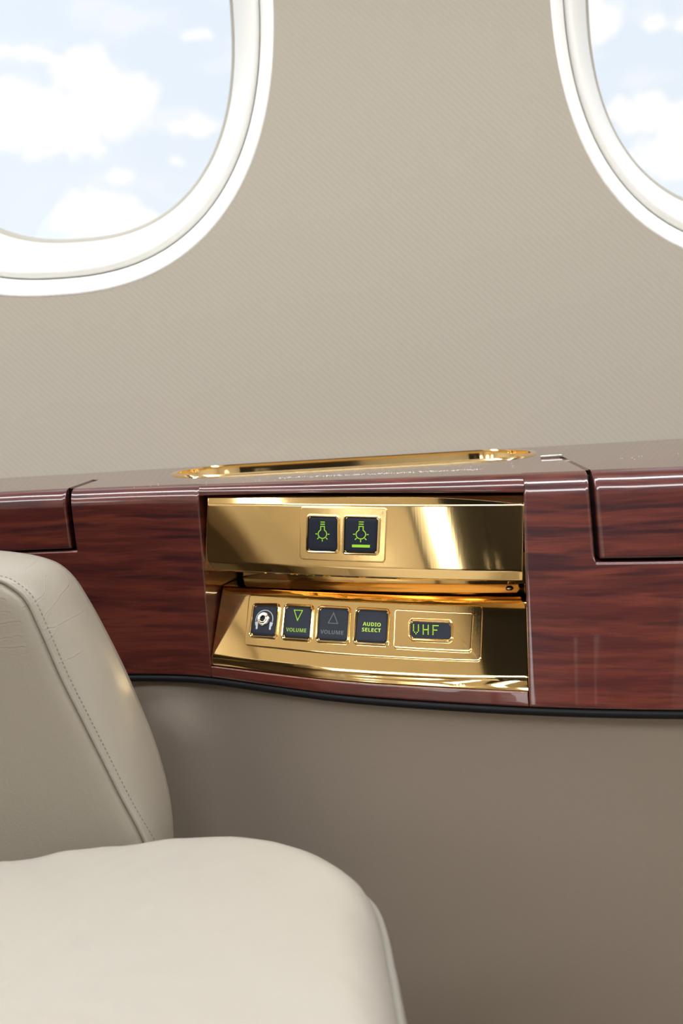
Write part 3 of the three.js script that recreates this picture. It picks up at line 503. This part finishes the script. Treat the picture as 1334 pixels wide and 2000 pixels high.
// ---------------------------------------------------------------- leather cabin seat
{
  const t = thing('leather_armchair', 'beige leather armchair with stitched backrest and soft rounded seat cushion beside the wooden ledge', 'armchair');
  const n = sil.length;

  // match seam points to the outline by their height along the flank rather than by length alone
  const both = (build) => { const g = build(1), h = build(-1); return [g, h]; };
  const mx = (s, x) => (s > 0 ? x : 2 * AX - x);
  const strip = (rows, s) => gridGeo(rows.map((r) => r.map(([x, y, z]) => [mx(s, x), y, z])), rows.map((r) => r.map((p) => backUV(...p))), s < 0);
  obj('backrest', both((s) => {
    const rows = [];
    rows.push(sil.map((p) => [AX + (p.x - AX) * 0.9, 0.52 + (p.y - 0.52) * 0.9, 0.278])); rows.push(sil.map((p) => [AX + (p.x - AX) * 0.975, 0.52 + (p.y - 0.52) * 0.96, 0.281])); rows.push(sil.map((p) => [AX + (p.x - AX) * 0.996, 0.52 + (p.y - 0.52) * 0.99, 0.288])); rows.push(sil.map((p) => [p.x, p.y, 0.298]));
    for (let k = 0; k <= 12; k++) { const a = (k / 12) * Math.PI / 2, w = 1 - Math.cos(a); rows.push(sil.map((p, i) => [lerp(p.x, seam[i].x, w), lerp(p.y, seam[i].y, w), 0.31 + 0.0415 * Math.sin(a)])); }
    rows.push(seam.map((p) => [p.x - 0.0006, p.y - 0.0004, 0.3505])); rows.push(seam.map((p) => [p.x - 0.0010, p.y - 0.0006, 0.3485]));
    return strip(rows, s);
  }), M.border, t);
  const bp = obj('backrest_panel', both((s) => {
    const rows = [], f = [[0, 0.3465], [0.0006, 0.3486], [0.002, 0.3510], [0.005, 0.3532], [0.010, 0.3545], [0.02, 0.3552], [0.05, 0.356], [0.1, 0.357]];
    for (const [d, z] of f) rows.push(seam.map((p) => { const k = 1 - d / 0.28; return [AX + (p.x + 0.0003 - AX) * k, 0.53 + (p.y - 0.53) * k, z]; }));
    for (const k of [0.4, 0.2, 0]) rows.push(seam.map((p) => [AX + (p.x - AX) * k, 0.53 + (p.y - 0.53) * k, 0.358]));
    return strip(rows, s);
  }), M.inset, t); bp.userData.label = 'smooth inner leather panel of the backrest';
  const tube = (pts, r, seg) => new THREE.TubeGeometry(new THREE.CatmullRomCurve3(pts), seg, r, 8);
  obj('piping', both((s) => tube(seam.map((p) => new THREE.Vector3(mx(s, p.x + 0.0009), p.y + 0.0005, 0.3504)), 0.0012, 400)), M.border, t);
  // stitches a little outside the seam
  const st = [], frac = 0.60;
  for (let i = 6; i < n - 30; i += 0.76) {
    const at = (q) => { const k = clamp(q, 0, n - 2), a = Math.floor(k), f = k - a, p = sil[a].clone().lerp(sil[a + 1], f), s = seam[a].clone().lerp(seam[a + 1], f), d = s.distanceTo(p), w = 1 - Math.min(0.75, 0.0044 / d), ang = Math.acos(1 - w); return new THREE.Vector3(lerp(p.x, s.x, w), lerp(p.y, s.y, w), 0.31 + 0.0415 * Math.sin(ang) + 0.0001); };
    const a = at(i), b = at(i + 0.27), len = a.distanceTo(b); if (len < 1e-5) continue;
    const g = new THREE.CapsuleGeometry(0.00032, Math.max(0.0004, len), 2, 5).applyQuaternion(new THREE.Quaternion().setFromUnitVectors(new THREE.Vector3(0, 1, 0), b.clone().sub(a).normalize())).translate((a.x + b.x) / 2, (a.y + b.y) / 2, (a.z + b.z) / 2);
    st.push(g);
  }
  const so = obj('stitching', st, M.thread, t); so.userData.kind = 'stuff';
  // cushion
  const O = resample([[-0.36, 0.72], [-0.37, 0.58], [-0.355, 0.50], [-0.315, 0.44], [-0.27, 0.405], [-0.2412, 0.390], [-0.2147, 0.3785], [-0.1864, 0.3704], [-0.1568, 0.366], [-0.1265, 0.3637], [-0.1047, 0.366], [-0.078, 0.375], [-0.056, 0.392], [-0.042, 0.409], [-0.0325, 0.424], [-0.0268, 0.438], [-0.022, 0.4648], [-0.0184, 0.4989], [-0.015, 0.5343], [-0.012, 0.58], [-0.012, 0.68], [-0.03, 0.75], [-0.10, 0.78], [-0.28, 0.78], [-0.34, 0.76]], 240, true);
  const N = 240, nor = []; for (let i = 0; i < N; i++) { const a = O[(i + N - 1) % N], b = O[(i + 1) % N]; nor.push([(b.y - a.y), -(b.x - a.x)]); const l = Math.hypot(...nor[i]); nor[i][0] /= l; nor[i][1] /= l; }
  const cen = [-0.19, 0.57];
  const ring = (inset, y) => Array.from({ length: N + 1 }, (_, k) => { const i = k % N; return [O[i].x - nor[i][0] * inset, y, O[i].y - nor[i][1] * inset]; });
  const inner = (r, k, y) => r.map(([x, , z]) => [lerp(cen[0], x, k), y, lerp(cen[1], z, k)]);
  const loft = (rows) => gridGeo(rows, rows.map((r) => r.map(([x, , z]) => [x, z])), true);
  const wr = (rows) => rows.map((r) => r.map(([x, y, z]) => { const d = x * 0.8 - z * 0.6, e = x * 0.6 + z * 0.8; return [x, y + 0.0024 * (fbm(d * 60, e * 9, 3, 4) - 0.5) + 0.003 * (vnoise(d * 22, e * 6, 9) - 0.5), z]; }));
  const r4 = ring(0.024, 0.4985), top = [ring(0.0005, 0.472), ring(0, 0.475), ring(0.0012, 0.480), ring(0.0045, 0.4865), ring(0.0095, 0.492), ring(0.0165, 0.4963), r4];
  const y4 = [0.4993, 0.5002, 0.501, 0.5018, 0.5025, 0.503, 0.5035, 0.504, 0.504];
  [0.93, 0.86, 0.78, 0.7, 0.58, 0.44, 0.3, 0.15, 0.001].forEach((k, i) => top.push(inner(r4, k, y4[i])));
  const cu = obj('seat_cushion', loft(wr(top)), M.leather, t);
  const welt = Array.from({ length: N }, (_, i) => new THREE.Vector3(O[i].x - nor[i][0] * -0.0012, 0.4735, O[i].y - nor[i][1] * -0.0012));
  obj('welt', new THREE.TubeGeometry(new THREE.CatmullRomCurve3(welt, true), 480, 0.0026, 8, true), M.leather, cu);
  obj('cushion_side', loft([ring(0.05, 0.345), ring(0.012, 0.348), ring(0.0, 0.365), ring(-0.006, 0.40), ring(-0.0085, 0.43), ring(-0.0065, 0.455), ring(-0.001, 0.470), ring(0.006, 0.4735)]), M.leather, cu);
  obj('seat_base', boxAt(0.30, 0.348, 0.30, -0.24, 0.174, 0.55, 0.02), M.leather, t);
  obj('back_support', boxAt(0.40, 0.37, 0.05, -0.5, 0.185, 0.315, 0.02), M.leather, t);
}

const renderer = new THREE.WebGLRenderer({ antialias: true });
renderer.toneMapping = THREE.LinearToneMapping;
renderer.toneMappingExposure = EXPOSURE;
renderer.shadowMap.enabled = true;
renderer.render(scene, camera);
